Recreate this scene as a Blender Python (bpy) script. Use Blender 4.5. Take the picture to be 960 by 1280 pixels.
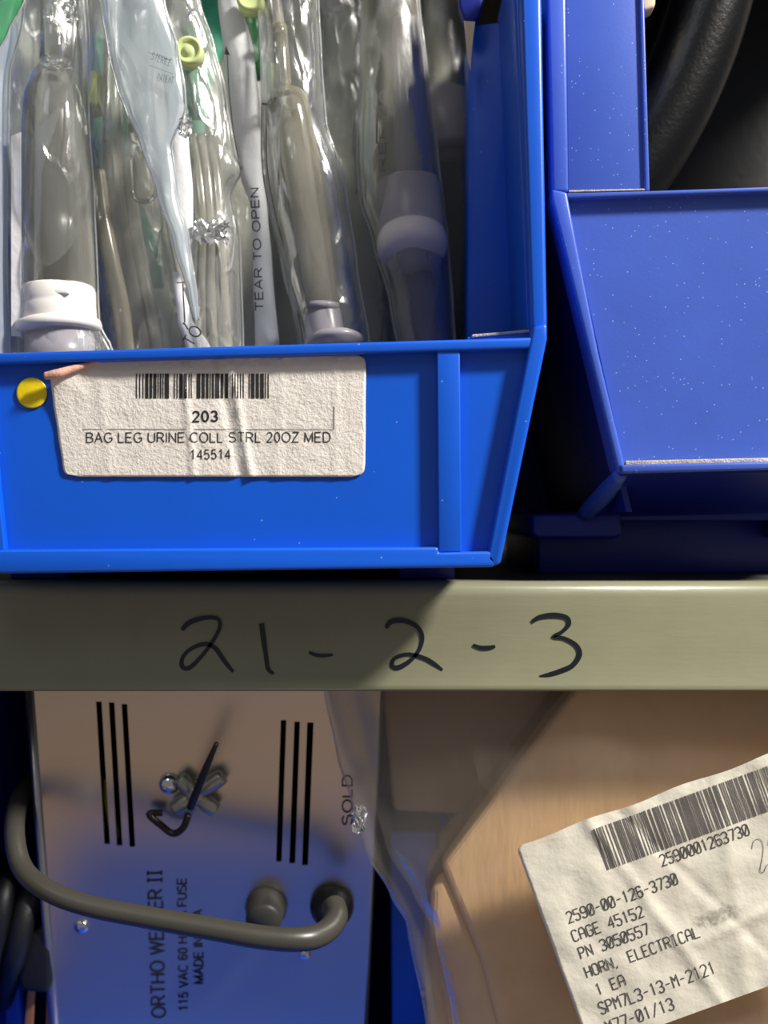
import bpy, bmesh, math, random
from mathutils import Vector, noise, Matrix
random.seed(7)
S = bpy.context.scene
for o in list(bpy.data.objects): bpy.data.objects.remove(o)
C = S.collection
# ---------------------------------------------------------------- camera, light, exposure
D = 0.36                      # camera to the plane of the bin fronts
FP = 1382.0                   # focal length in pixels (960 x 1280 frame)
cam = bpy.data.objects.new('camera', bpy.data.cameras.new('camera')); C.objects.link(cam)
cam.location = (0, -D, 0); cam.rotation_euler = (math.pi/2, 0, 0)
cam.data.sensor_fit = 'VERTICAL'; cam.data.sensor_height = 36; cam.data.sensor_width = 27
cam.data.lens = FP/1280*36
cam.data.clip_start = 0.01
cam.data.dof.use_dof = True; cam.data.dof.focus_distance = 0.362; cam.data.dof.aperture_fstop = 6.5
S.camera = cam
S.view_settings.view_transform = 'Standard'; S.view_settings.look = 'None'
S.view_settings.gamma = 1; S.view_settings.exposure = 0.0; S.view_settings.use_curve_mapping = False
w = bpy.data.worlds.new('world'); S.world = w; w.use_nodes = True
w.node_tree.nodes['Background'].inputs[0].default_value = (0.86, 0.90, 1.0, 1)
w.node_tree.nodes['Background'].inputs[1].default_value = 0.19

def lamp(name, loc, target, size, sizey, power, col, spread=180):
    l = bpy.data.lights.new(name, 'AREA'); l.shape = 'RECTANGLE'; l.size = size; l.size_y = sizey
    l.energy = power; l.color = col; l.spread = math.radians(spread)
    o = bpy.data.objects.new(name, l); C.objects.link(o); o.location = loc
    o.rotation_euler = (Vector(target)-Vector(loc)).to_track_quat('-Z', 'Y').to_euler()
    return o
# ceiling lamp of the aisle, high to the right; the weaker one further left is added fill
lamp('area_lamp', (1.15, -0.62, 1.15), (0, 0, 0), 0.20, 0.20, 68, (1.0, 0.95, 0.88))
lamp('area_lamp', (-0.55, -1.3, 1.3), (0, 0, 0), 0.5, 0.5, 2.5, (0.92, 0.96, 1.0))

def P(px, py, Y=0.0):
    k = (D+Y)/FP
    return Vector(((px-480)*k, Y, (640-py)*k))

# ---------------------------------------------------------------- materials
def lin(c):
    return tuple(((v/255)/12.92 if v/255 <= .04045 else (((v/255)+.055)/1.055)**2.4) for v in c)+(1,)
def nd(t, kind, **kw):
    n = t.nodes.new(kind)
    for k, v in kw.items():
        if k in n.inputs: n.inputs[k].default_value = v
        else: setattr(n, k, v)
    return n
def base_mat(name, col, rough=.5, metal=0, spec=.5, bump=None, speck=None, var=0.0, varscale=60, sss=0, coat=0, aniso=None):
    m = bpy.data.materials.new(name); m.use_nodes = True; t = m.node_tree; L = t.links
    b = t.nodes['Principled BSDF']
    b.inputs['Roughness'].default_value = rough; b.inputs['Metallic'].default_value = metal
    b.inputs['Specular IOR Level'].default_value = spec; b.inputs['Coat Weight'].default_value = coat
    tc = nd(t, 'ShaderNodeTexCoord')
    src = None
    rgb = nd(t, 'ShaderNodeRGB'); rgb.outputs[0].default_value = lin(col); src = rgb.outputs[0]
    if var:
        n = nd(t, 'ShaderNodeTexNoise', Scale=varscale, Detail=6.0, Roughness=.65); L.new(tc.outputs['Object'], n.inputs['Vector'])
        mr = nd(t, 'ShaderNodeMapRange'); L.new(n.outputs['Fac'], mr.inputs[0])
        mr.inputs[1].default_value = .3; mr.inputs[2].default_value = .7; mr.inputs[3].default_value = 1-var; mr.inputs[4].default_value = 1+var
        mx = nd(t, 'ShaderNodeMix', data_type='RGBA', blend_type='MULTIPLY'); mx.inputs[0].default_value = 1
        L.new(src, mx.inputs[6]); L.new(mr.outputs[0], mx.inputs[7]); src = mx.outputs[2]
    if speck:   # (scale, threshold, colour, amount)
        n = nd(t, 'ShaderNodeTexVoronoi', Scale=speck[0]); L.new(tc.outputs['Object'], n.inputs['Vector'])
        mr = nd(t, 'ShaderNodeMapRange'); L.new(n.outputs['Distance'], mr.inputs[0])
        mr.inputs[1].default_value = speck[1]; mr.inputs[2].default_value = speck[1]*.5; mr.inputs[3].default_value = 0; mr.inputs[4].default_value = 1
        sp = nd(t, 'ShaderNodeSeparateColor'); L.new(n.outputs['Color'], sp.inputs[0])
        gt = nd(t, 'ShaderNodeMath', operation='GREATER_THAN'); gt.inputs[1].default_value = 1-speck[3]; L.new(sp.outputs[0], gt.inputs[0])
        mu = nd(t, 'ShaderNodeMath', operation='MULTIPLY'); L.new(mr.outputs[0], mu.inputs[0]); L.new(gt.outputs[0], mu.inputs[1])
        mu2 = nd(t, 'ShaderNodeMath', operation='MULTIPLY'); mu2.inputs[1].default_value = .75; L.new(mu.outputs[0], mu2.inputs[0])
        mx = nd(t, 'ShaderNodeMix', data_type='RGBA'); L.new(mu2.outputs[0], mx.inputs[0]); L.new(src, mx.inputs[6]); mx.inputs[7].default_value = lin(speck[2]); src = mx.outputs[2]
    L.new(src, b.inputs['Base Color'])
    if bump:    # (scale, strength, distance, [stretch])
        n = nd(t, 'ShaderNodeTexNoise', Scale=bump[0], Detail=5.0, Roughness=.6)
        if len(bump) > 3:
            mp = nd(t, 'ShaderNodeMapping'); mp.inputs['Scale'].default_value = bump[3]; L.new(tc.outputs['Object'], mp.inputs['Vector']); L.new(mp.outputs[0], n.inputs['Vector'])
        else: L.new(tc.outputs['Object'], n.inputs['Vector'])
        bp = nd(t, 'ShaderNodeBump', Strength=bump[1], Distance=bump[2]); L.new(n.outputs['Fac'], bp.inputs['Height']); L.new(bp.outputs[0], b.inputs['Normal'])
    return m

def film_mat(name, tint=(235, 238, 240), haze=.16, edge=.35, rough=.12, gloss=1.0, bump=(170, .35, .002), trans=(.97, .98, .98), hcol=None, crease=True):
    """thin clear plastic: see-through, a little milky, fresnel gloss, finely wrinkled"""
    m = bpy.data.materials.new(name); m.use_nodes = True; t = m.node_tree; L = t.links
    t.nodes.remove(t.nodes['Principled BSDF']); out = t.nodes['Material Output']
    tc = nd(t, 'ShaderNodeTexCoord')
    mp = nd(t, 'ShaderNodeMapping'); mp.inputs['Scale'].default_value = (1, 1, .38); L.new(tc.outputs['Object'], mp.inputs['Vector'])
    n = nd(t, 'ShaderNodeTexNoise', Scale=bump[0], Detail=4.0, Roughness=.55, Distortion=.8); L.new(mp.outputs[0], n.inputs['Vector'])
    wn = nd(t, 'ShaderNodeTexNoise', Scale=bump[0]*.4, Detail=2.0); L.new(mp.outputs[0], wn.inputs['Vector'])
    wm_ = nd(t, 'ShaderNodeVectorMath', operation='MULTIPLY_ADD'); wm_.inputs[1].default_value = (.012, .012, .012); L.new(wn.outputs['Color'], wm_.inputs[0]); L.new(mp.outputs[0], wm_.inputs[2])
    v0 = nd(t, 'ShaderNodeTexVoronoi', Scale=bump[0]*.55, feature='DISTANCE_TO_EDGE'); L.new(wm_.outputs[0], v0.inputs['Vector'])
    v = nd(t, 'ShaderNodeMapRange'); L.new(v0.outputs['Distance'], v.inputs[0]); v.inputs[1].default_value = 0; v.inputs[2].default_value = .09; v.inputs[3].default_value = 1; v.inputs[4].default_value = 0
    vm = nd(t, 'ShaderNodeMath', operation='MULTIPLY'); vm.inputs[1].default_value = .55 if crease else 0; L.new(v.outputs[0], vm.inputs[0])
    ad = nd(t, 'ShaderNodeMath', operation='ADD'); L.new(n.outputs['Fac'], ad.inputs[0]); L.new(vm.outputs[0], ad.inputs[1])
    bp = nd(t, 'ShaderNodeBump', Strength=bump[1], Distance=bump[2]); L.new(ad.outputs[0], bp.inputs['Height'])
    tr = nd(t, 'ShaderNodeBsdfTransparent'); tr.inputs[0].default_value = trans+(1,)
    df = nd(t, 'ShaderNodeBsdfDiffuse'); df.inputs[0].default_value = lin(tint); L.new(bp.outputs[0], df.inputs['Normal'])
    tl = nd(t, 'ShaderNodeBsdfTranslucent'); tl.inputs[0].default_value = lin(tint)
    mh = nd(t, 'ShaderNodeMixShader'); mh.inputs[0].default_value = .4; L.new(df.outputs[0], mh.inputs[1]); L.new(tl.outputs[0], mh.inputs[2])
    lw = nd(t, 'ShaderNodeLayerWeight', Blend=.35); 
    pw = nd(t, 'ShaderNodeMath', operation='POWER'); pw.inputs[1].default_value = 2.2; L.new(lw.outputs['Facing'], pw.inputs[0])
    mr = nd(t, 'ShaderNodeMath', operation='MULTIPLY_ADD'); mr.inputs[1].default_value = edge; mr.inputs[2].default_value = haze; L.new(pw.outputs[0], mr.inputs[0]); mr.use_clamp = True
    m1 = nd(t, 'ShaderNodeMixShader'); L.new(mr.outputs[0], m1.inputs[0]); L.new(tr.outputs[0], m1.inputs[1]); L.new(mh.outputs[0], m1.inputs[2])
    gl = nd(t, 'ShaderNodeBsdfAnisotropic'); gl.inputs['Roughness'].default_value = rough; L.new(bp.outputs[0], gl.inputs['Normal'])
    fr = nd(t, 'ShaderNodeFresnel', IOR=1.5); L.new(bp.outputs[0], fr.inputs['Normal'])
    fm = nd(t, 'ShaderNodeMath', operation='MULTIPLY'); fm.inputs[1].default_value = gloss; L.new(fr.outputs[0], fm.inputs[0]); fm.use_clamp = True
    m2 = nd(t, 'ShaderNodeMixShader'); L.new(fm.outputs[0], m2.inputs[0]); L.new(m1.outputs[0], m2.inputs[1]); L.new(gl.outputs[0], m2.inputs[2])
    L.new(m2.outputs[0], out.inputs[0])
    return m

DUST = (215, 210, 200)
M = {}
M['blue'] = base_mat('blue_polypropylene', (6, 86, 206), .36, bump=(900, .05, .0004), speck=(420, .12, (160, 190, 240), .07), var=.04, varscale=30)
M['blue_dusty'] = base_mat('dusty_blue_polypropylene', (64, 94, 188), .36, bump=(900, .08, .0004), speck=(800, .20, (180, 192, 235), .16), var=.07, varscale=26)
M['blue_dark'] = base_mat('navy_and_shaded_blue', (10, 30, 130), .4, bump=(900, .05, .0004))  # also the bins' own blue, darkened for shade on backs, feet and undersides
M['dust'] = base_mat('grey_dust', (196, 184, 168), .95, bump=(1500, .8, .001), var=.35, varscale=260)
M['olive'] = base_mat('olive_enamel_steel', (126, 126, 102), .38, bump=(60, .10, .001, (1, 1, 6)), var=.05, varscale=40, speck=(90, .05, (80, 76, 60), .10))
M['deck'] = base_mat('dark_steel_deck', (64, 62, 54), .6, var=.1)
M['marker'] = base_mat('black_marker_ink', (24, 26, 34), .35)
M['ink'] = base_mat('black_print_ink', (28, 28, 30), .7)
M['ink_grey'] = base_mat('faded_print_ink', (96, 92, 90), .8)
M['ink_typed'] = base_mat('typed_ink', (70, 67, 66), .8)
M['ink_pen'] = base_mat('thin_pen_ink', (120, 122, 120), .8)
M['paper'] = base_mat('crinkled_label_paper', (226, 220, 212), .75, bump=(900, .55, .0008), var=.03, varscale=200)
M['paper2'] = base_mat('glossy_stained_label_paper', (224, 219, 203), .45, bump=(220, .35, .0010), var=.07, varscale=45)
M['paper_back'] = base_mat('peeled_label_underside', (205, 160, 140), .85, bump=(700, .6, .0008), var=.15, varscale=300)
M['yellow'] = base_mat('yellow_vinyl', (236, 208, 12), .4, bump=(500, .3, .0006), var=.05)
M['white_plastic'] = base_mat('white_plastic', (236, 230, 222), .35)
M['frosted'] = film_mat('frosted_plastic', (222, 216, 224), haze=.55, edge=.3, rough=.3, gloss=.8, bump=(60, .05, .001), crease=False)
M['wax'] = base_mat('milky_plastic_disc', (214, 205, 205), .45, var=.05)
M['film'] = film_mat('crinkled_clear_film', (232, 234, 228), haze=.25, edge=.28, rough=.26, gloss=.50, bump=(210, .6, .0008))
M['film_thin'] = film_mat('thin_clear_film', (232, 234, 228), haze=.10, edge=.30, rough=.22, gloss=.42, bump=(150, .5, .0008))
M['film_milky'] = film_mat('milky_film', (214, 224, 232), haze=.50, edge=.25, rough=.3, gloss=.45, bump=(100, .3, .0012))
M['film_grey'] = film_mat('greyed_film', (186, 184, 170), haze=.34, edge=.3, rough=.3, gloss=.5, bump=(90, .3, .0012))
M['film_bag'] = film_mat('heavy_clear_bag_film', (196, 188, 176), haze=.15, edge=.35, rough=.3, gloss=.6, bump=(30, .35, .003))
M['film_green'] = film_mat('green_film', (60, 190, 110), haze=.55, edge=.3, rough=.2, bump=(90, .5, .003))
M['glint'] = film_mat('glossy_glint_film', (246, 246, 244), haze=.16, edge=.2, rough=.22, gloss=3.0, bump=(260, .5, .001))  # gloss raised so small patches shine as glints
M['seam'] = film_mat('sealed_film_edge', (238, 240, 240), haze=.5, edge=.3, rough=.15, gloss=1.5, bump=(200, .3, .001))
M['dome'] = film_mat('clear_domed_plastic', (222, 212, 184), haze=.24, edge=.75, rough=.06, gloss=1.6, bump=(30, .04, .001), crease=False)
M['ink_faint'] = base_mat('faint_print', (136, 146, 150), .8)
M['clear'] = film_mat('clear_rigid_plastic', (222, 220, 206), haze=.13, edge=.9, rough=.06, gloss=1.5, bump=(30, .04, .001), crease=False)
M['tubing'] = film_mat('clear_vinyl_tubing', (216, 208, 186), haze=.42, edge=.50, rough=.14, gloss=1.4, bump=(30, .03, .001), crease=False)
M['tyvek'] = base_mat('white_pouch_paper', (222, 222, 224), .6, bump=(240, .35, .001), var=.03)
M['green_cap'] = base_mat('pale_green_plastic', (204, 218, 150), .4)
M['olive_cap'] = base_mat('olive_green_plastic', (150, 158, 60), .4)
M['teal'] = base_mat('green_vinyl', (30, 130, 100), .5, var=.3, varscale=90)
M['cloth_grey'] = base_mat('leg_bag_vinyl', (205, 202, 186), .45, bump=(90, .5, .004), var=.12, varscale=40)
M['black_rubber'] = base_mat('black_textured_rubber', (6, 6, 7), .30, spec=.4, bump=(520, .30, .0006))
M['black'] = base_mat('matt_black_plastic', (10, 11, 15), .5, bump=(300, .2, .001))
M['alu'] = base_mat('brushed_aluminium', (216, 206, 196), .30, metal=1, bump=(260, .10, .0006, (1, 1, .04)))
M['alu_edge'] = base_mat('aluminium_edge', (190, 186, 180), .3, metal=1)
M['chrome'] = base_mat('chrome', (225, 225, 225), .12, metal=1)
M['zinc'] = base_mat('zinc_casting', (172, 168, 152), .35, metal=.8, bump=(300, .3, .001))
M['steel_dark'] = base_mat('dark_steel_wire', (62, 56, 52), .35, metal=.8)
M['cord'] = base_mat('grey_rubber_cord', (62, 60, 53), .36, bump=(300, .1, .0006))
M['knob'] = base_mat('dark_grey_knob', (52, 50, 46), .45)
M['copper'] = base_mat('brass_blade', (176, 120, 84), .35, metal=.7)
M['yellow_wire'] = base_mat('yellow_wire', (210, 180, 20), .4)
M['kraft'] = base_mat('kraft_cardboard', (226, 184, 136), .6, bump=(240, .35, .0012, (1, 1, .18)), var=.07, varscale=60)
M['cream'] = base_mat('cream_and_highlight', (226, 204, 172), .4)  # cream part, and the tone of a painted highlight slip
M['wall'] = base_mat('grey_wall_paint', (96, 92, 86), .8, var=.05)
M['floorm'] = base_mat('tan_concrete', (176, 150, 120), .6, var=.1)  # tan and bright, to warm the reflection in the metal box

# ---------------------------------------------------------------- helpers
def thing(name, label, cat, loc=(0, 0, 0), group=None):
    o = bpy.data.objects.new(name, None); C.objects.link(o); o.location = loc; o.empty_display_size = .02
    o['label'] = label; o['category'] = cat
    if group: o['group'] = group
    return o
def link(name, me, mat, parent=None, label=None, smooth=True):
    o = bpy.data.objects.new(name, me); C.objects.link(o)
    me.materials.clear(); me.materials.append(mat)
    if smooth:
        for p in me.polygons: p.use_smooth = True
    if parent:
        r = parent; off = Vector((0, 0, 0))
        while r: off += r.location; r = r.parent
        for v in me.vertices: v.co -= off
        o.parent = parent
    if label: o['label'] = label
    return o
def from_bm(bm):
    bmesh.ops.recalc_face_normals(bm, faces=bm.faces)
    me = bpy.data.meshes.new('m'); bm.to_mesh(me); bm.free(); return me
def mesh(vs, fs):
    me = bpy.data.meshes.new('m'); me.from_pydata([tuple(v) for v in vs], [], fs); me.update(); return me
def flat_shade(me, ang=.6):
    return me
def add_prism(bm, front, back):
    """solid between two matching loops"""
    a = [bm.verts.new(p) for p in front]; b = [bm.verts.new(p) for p in back]; n = len(a)
    bm.faces.new(a); bm.faces.new(b[::-1])
    for i in range(n): bm.faces.new((a[i], b[i], b[(i+1) % n], a[(i+1) % n]))
def prism_mesh(polys, bevel=.0006):
    """polys: list of (pixel polygon, Yfront, Yback [, Y lean fn]); joined into one mesh"""
    bm = bmesh.new()
    for q in polys:
        pts, y0, y1 = q[:3]
        f = [P(x, y, y0) for x, y in pts]
        if len(q) > 3: f = [Vector((v.x, v.y+q[3](v), v.z)) for v in f]
        b = [Vector((v.x, v.y+(y1-y0), v.z)) for v in f]
        add_prism(bm, f, b)
    if bevel:
        bmesh.ops.recalc_face_normals(bm, faces=bm.faces)
        es = [e for e in bm.edges if len(e.link_faces) == 2 and e.calc_face_angle(0) > .35]
        bmesh.ops.bevel(bm, geom=es, offset=bevel, segments=2, affect='EDGES', profile=.6, clamp_overlap=True)
    return from_bm(bm)
def box_mesh(x0, x1, y0, y1, z0, z1, bevel=0):
    bm = bmesh.new()
    add_prism(bm, [Vector(p) for p in ((x0, y0, z0), (x1, y0, z0), (x1, y0, z1), (x0, y0, z1))], [Vector(p) for p in ((x0, y1, z0), (x1, y1, z0), (x1, y1, z1), (x0, y1, z1))])
    if bevel: bmesh.ops.bevel(bm, geom=bm.edges[:], offset=bevel, segments=2, affect='EDGES', profile=.6)
    return from_bm(bm)
def catmull(pts, n=8):
    out = []; q = [pts[0]]+list(pts)+[pts[-1]]
    for i in range(1, len(q)-2):
        for k in range(n):
            t = k/n; p0, p1, p2, p3 = (Vector(q[i-1]), Vector(q[i]), Vector(q[i+1]), Vector(q[i+2]))
            out.append(.5*((2*p1)+(p2-p0)*t+(2*p0-5*p1+4*p2-p3)*t*t+(3*p1-p0-3*p2+p3)*t**3))
    out.append(Vector(q[-2])); return out
def tube_mesh(pts, r, seg=12, smooth=8, cap=True):
    """r: number or list per control point"""
    rs = r if isinstance(r, (list, tuple)) else [r]*len(pts)
    p4 = [Vector((*p, rr)) for p, rr in zip(pts, rs)]
    c = catmull(p4, smooth) if smooth > 1 else p4
    pos = [Vector(v[:3]) for v in c]; rad = [v[3] for v in c]
    vs = []; fs = []; up = None
    for i, p in enumerate(pos):
        t = (pos[min(i+1, len(pos)-1)]-pos[max(i-1, 0)]).normalized()
        if up is None: up = t.orthogonal().normalized()
        up = (up-t*up.dot(t)).normalized(); s = t.cross(up)
        for k in range(seg):
            a = 2*math.pi*k/seg; vs.append(p+(up*math.cos(a)+s*math.sin(a))*rad[i])
    for i in range(len(pos)-1):
        for k in range(seg):
            a = i*seg+k; b = i*seg+(k+1) % seg; fs.append((a, b, b+seg, a+seg))
    if cap: fs.append(tuple(range(seg))[::-1]); fs.append(tuple(range((len(pos)-1)*seg, len(pos)*seg)))
    return mesh(vs, fs)
def lathe_mesh(base, axis, prof, seg=28, closed=True):
    """prof: list of (distance along axis, radius)"""
    ax = Vector(axis).normalized(); u = ax.orthogonal().normalized(); s = ax.cross(u); vs = []; fs = []
    for d, r in prof:
        for k in range(seg):
            a = 2*math.pi*k/seg; vs.append(Vector(base)+ax*d+(u*math.cos(a)+s*math.sin(a))*max(r, 1e-5))
    for i in range(len(prof)-1):
        for k in range(seg):
            a = i*seg+k; b = i*seg+(k+1) % seg; fs.append((a, b, b+seg, a+seg))
    if closed: fs.append(tuple(range(seg))[::-1]); fs.append(tuple(range((len(prof)-1)*seg, len(prof)*seg)))
    me = mesh(vs, fs); return me
def lathe_px(top, bot, Y0, Y1, prof, seg=32, closed=True):
    """prof: (fraction top..bottom, radius px)"""
    a = P(*top, Y0); b = P(*bot, Y1); L = (b-a).length; k = (D+(Y0+Y1)/2)/FP
    return lathe_mesh(a, b-a, [(f*L, r*k) for f, r in prof], seg, closed)
def tube_px(pts, r, seg=12, smooth=8):
    """pts: (px, py, Y); r px"""
    rs = r if isinstance(r, (list, tuple)) else [r]*len(pts)
    return tube_mesh([P(*p) for p in pts], [q*(D+p[2])/FP for q, p in zip(rs, pts)], seg, smooth)
def rowfn(rows):
    def f(py):
        if py <= rows[0][0]: return rows[0][1:]
        for a, b in zip(rows, rows[1:]):
            if py <= b[0]:
                t = (py-a[0])/(b[0]-a[0]); t2 = t*t*(3-2*t)*.5+t*.5
                return tuple(u+(v-u)*t2 for u, v in zip(a[1:], b[1:]))
        return rows[-1][1:]
    return f
def ridge(p, s, seed):
    v = noise.noise(Vector((p.x*s+seed*3.1, p.y*s, p.z*s*.45+seed*7.7))); return 1-abs(v)*2.2
def pouch_mesh(rows, Y0, thick=.006, amp=.0022, scale=70, seed=1, nu=26, nv=70, Y1=None):
    """sealed film pouch: front and back sheets meeting in flat side seams; rows (py, xleft, xright)"""
    f = rowfn(rows); pa, pb = rows[0][0], rows[-1][0]; vs = []; fs = []
    Y1 = Y0 if Y1 is None else Y1
    for side in (0, 1):
        for j in range(nv+1):
            t = j/nv; py = pa+(pb-pa)*t; xl, xr = f(py); Y = Y0+(Y1-Y0)*t
            for i in range(nu+1):
                u = i/nu; p = P(xl+(xr-xl)*u, py, Y)
                e = max(0, math.sin(math.pi*min(1, max(0, (u-.05)/.90))))**.45 if .05 < u < .95 else 0
                ev = min(1, 6*t+.2, 6*(1-t)+.2)
                w_ = (ridge(p, scale, seed+side)*.5+.35*noise.noise(Vector((p.x*scale*2.3, side*9+seed, p.z*scale*1.1))))*amp*(.35+.65*e)
                off = thick*e*ev
                p.y += (-off if side == 0 else off)+(w_ if side == 0 else w_)
                if side == 1: p.y += .0004
                vs.append(p)
    n = (nu+1)*(nv+1)
    for side in (0, 1):
        for j in range(nv):
            for i in range(nu):
                a = side*n+j*(nu+1)+i; q = (a, a+1, a+nu+2, a+nu+1); fs.append(q if side == 0 else q[::-1])
    for j in range(nv):
        for i, fl in ((0, 1), (nu, 0)):
            a = j*(nu+1)+i; q = (a, a+nu+1, a+nu+1+n, a+n); fs.append(q if fl else q[::-1])
    return mesh(vs, fs)
def film(t, rows, Y0, thick, amp, scale, seed, nu=26, nv=70, mat='film', seams=True):
    o = link('film', pouch_mesh(rows, Y0, thick, amp, scale, seed, nu, nv), M[mat], t)
    if seams:
        f = rowfn(rows); a, b = rows[0][0], rows[-1][0]
        for k in (0, 1):
            pts = []
            for j in range(41):
                py = a+(b-a)*j/40; p = P(f(py)[k], py, Y0); w_ = (ridge(p, scale, seed)*.5+.35*noise.noise(Vector((p.x*scale*2.3, seed, p.z*scale*1.1))))*amp*.35
                pts.append(Vector((p.x, Y0+w_, p.z)))
            link('sealed_edge', tube_mesh(pts, .00034, 6, 2), M['seam'], o)
    return o
def glint_crumple(t, cx, cy, rx, ry, Y, seed):  # extra-glossy film scrap added where a glint should sit
    n = 9; vs = []; fs = []
    for s in (0, 1):
        for j in range(n):
            for i in range(n):
                a = -1+2*i/(n-1); b = -1+2*j/(n-1); k = 1/max(1, math.hypot(a, b)/1.0)
                random.seed(seed*1000+j*n+i)
                vs.append(P(cx+rx*a*k+random.uniform(-.3, .3)*rx, cy+ry*b*k+random.uniform(-.3, .3)*ry, Y)+Vector((0, random.uniform(-.0009, .0009)+s*.0003, 0)))
    m = n*n
    for s in (0, 1):
        for j in range(n-1):
            for i in range(n-1):
                a = s*m+j*n+i; q = (a, a+1, a+n+1, a+n) if s == 0 else (a+n, a+n+1, a+1, a); fs += [(q[0], q[1], q[2]), (q[0], q[2], q[3])]
    link('glint_patch', mesh(vs, fs), M['glint'], t, 'crumpled film patch added as a bright glint', False)
def sheet_mesh(rows, Yf, th=.00015, nu=60, nv=40):
    """thin solid sheet (paper); Yf(px,py) gives the front depth"""
    f = rowfn(rows); pa, pb = rows[0][0], rows[-1][0]; vs = []; fs = []
    for side in (0, 1):
        for j in range(nv+1):
            py = pa+(pb-pa)*j/nv; xl, xr = f(py)
            for i in range(nu+1):
                px = xl+(xr-xl)*i/nu; p = P(px, py, Yf(px, py)); p.y += side*th; vs.append(p)
    n = (nu+1)*(nv+1)
    for side in (0, 1):
        for j in range(nv):
            for i in range(nu):
                a = side*n+j*(nu+1)+i; q = (a, a+1, a+nu+2, a+nu+1); fs.append(q if side == 0 else q[::-1])
    for j in range(nv):
        for i, fl in ((0, 1), (nu, 0)):
            a = j*(nu+1)+i; q = (a, a+nu+1, a+nu+1+n, a+n); fs.append(q if fl else q[::-1])
    for i in range(nu):
        for j, fl in ((0, 0), (nv, 1)):
            a = j*(nu+1)+i; q = (a, a+1, a+1+n, a+n); fs.append(q if fl else q[::-1])
    return mesh(vs, fs)

# -- writing: a rounded sans font drawn with strokes, and a typewriter stroke font
def ar(cx, cy, rx, ry, a0, a1, n=8): return [(cx+rx*math.cos(math.radians(a0+(a1-a0)*i/n)), cy+ry*math.sin(math.radians(a0+(a1-a0)*i/n))) for i in range(n+1)]
H = {  # width, strokes; height 1
 'A': (.68, [[(0,0),(.34,1),(.68,0)],[(.13,.36),(.55,.36)]]), 'B': (.62, [[(.3,.53),(.02,.53)],[(.02,0),(.02,1),(.32,1)]+ar(.34,.765,.24,.235,90,-90)+ar(.36,.265,.26,.265,90,-90)+[(.02,0)]]),
 'C': (.70, [ar(.38,.5,.37,.5,42,318,14)]), 'D': (.68, [[(.02,0),(.02,1),(.3,1)]+ar(.3,.5,.36,.5,90,-90,12)+[(.02,0)]]),
 'E': (.58, [[(.56,1),(.02,1),(.02,0),(.58,0)],[(.02,.53),(.52,.53)]]), 'F': (.54, [[(.54,1),(.02,1),(.02,0)],[(.02,.5),(.46,.5)]]),
 'G': (.74, [ar(.39,.5,.38,.5,45,325,14)+[(.71,.22),(.71,.46),(.42,.46)]]), 'H': (.66, [[(.02,0),(.02,1)],[(.64,0),(.64,1)],[(.02,.52),(.64,.52)]]),
 'I': (.06, [[(.03,0),(.03,1)]]), 'J': (.34, [[(.17,0),(.17,1)],[(0,0),(.34,0)],[(0,1),(.34,1)]]), 'L': (.50, [[(.02,1),(.02,0),(.5,0)]]),
 'M': (.76, [[(.02,0),(.02,1),(.38,.05),(.74,1),(.74,0)]]), 'N': (.66, [[(.02,0),(.02,1),(.64,0),(.64,1)]]), 'O': (.76, [ar(.38,.5,.38,.5,0,360,20)]),
 'P': (.60, [[(.02,0),(.02,1),(.32,1)]+ar(.32,.73,.27,.27,90,-90)+[(.02,.46)]]), 'R': (.66, [[(.02,0),(.02,1),(.34,1)]+ar(.34,.74,.26,.26,90,-90)+[(.02,.48)],[(.34,.48),(.66,0)]]),
 'S': (.62, [ar(.31,.75,.27,.25,25,230,10)+ar(.31,.26,.30,.26,60,-155,10)]), 'T': (.62, [[(0,1),(.62,1)],[(.31,1),(.31,0)]]),
 'U': (.66, [[(.02,1)]+ar(.33,.32,.31,.32,180,360,12)+[(.64,1)]]), 'V': (.64, [[(0,1),(.32,0),(.64,1)]]), 'W': (.92, [[(0,1),(.23,0),(.46,1),(.69,0),(.92,1)]]),
 'Z': (.60, [[(.02,1),(.58,1),(0,0),(.6,0)]]), ' ': (.18, []),
 '0': (.52, [ar(.26,.5,.24,.5,0,360,18)]), '1': (.52, [[(.10,.76),(.30,1),(.30,0)]]), '2': (.52, [ar(.26,.73,.23,.27,170,-35,10)+[(.02,0),(.5,0)]]),
 '3': (.52, [ar(.25,.75,.21,.25,160,-90,10),ar(.25,.26,.24,.26,90,-160,10)]), '4': (.52, [[(.38,0),(.38,1),(.01,.30),(.52,.30)]]),
 '5': (.52, [[(.46,1),(.1,1),(.05,.5)]+ar(.25,.32,.24,.32,120,-155,12)]), '6': (.52, [ar(.28,.7,.23,.3,30,180,8)+[(.04,.3)],ar(.27,.3,.22,.3,0,360,16)])}
def writing(s, x0, y0, ang, width, height, fmap, wt=.12):
    """baseline start (x0,y0) in picture coordinates of the flat it is printed on; wt = stroke / height"""
    gap = .20; tot = sum(H[c][0] for c in s)+gap*(len(s)-1); k = width/tot; ca, sa = math.cos(ang), math.sin(ang); V = []; F = []; u = 0
    for c in s:
        for pl in H[c][1]:
            q = []
            for a, b in zip(pl, pl[1:]): q += [a, ((a[0]+b[0])/2, (a[1]+b[1])/2)]
            q.append(pl[-1])
            vs, fs = ribbon([((u+a)*k, b*height) for a, b in q], wt*height); o = len(V)
            V += [fmap(x0+v.x*ca-v.y*sa, y0-v.x*sa-v.y*ca) for v in vs]; F += [tuple(m+o for m in f) for f in fs]
        u += H[c][0]+gap
    return V, F
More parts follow.
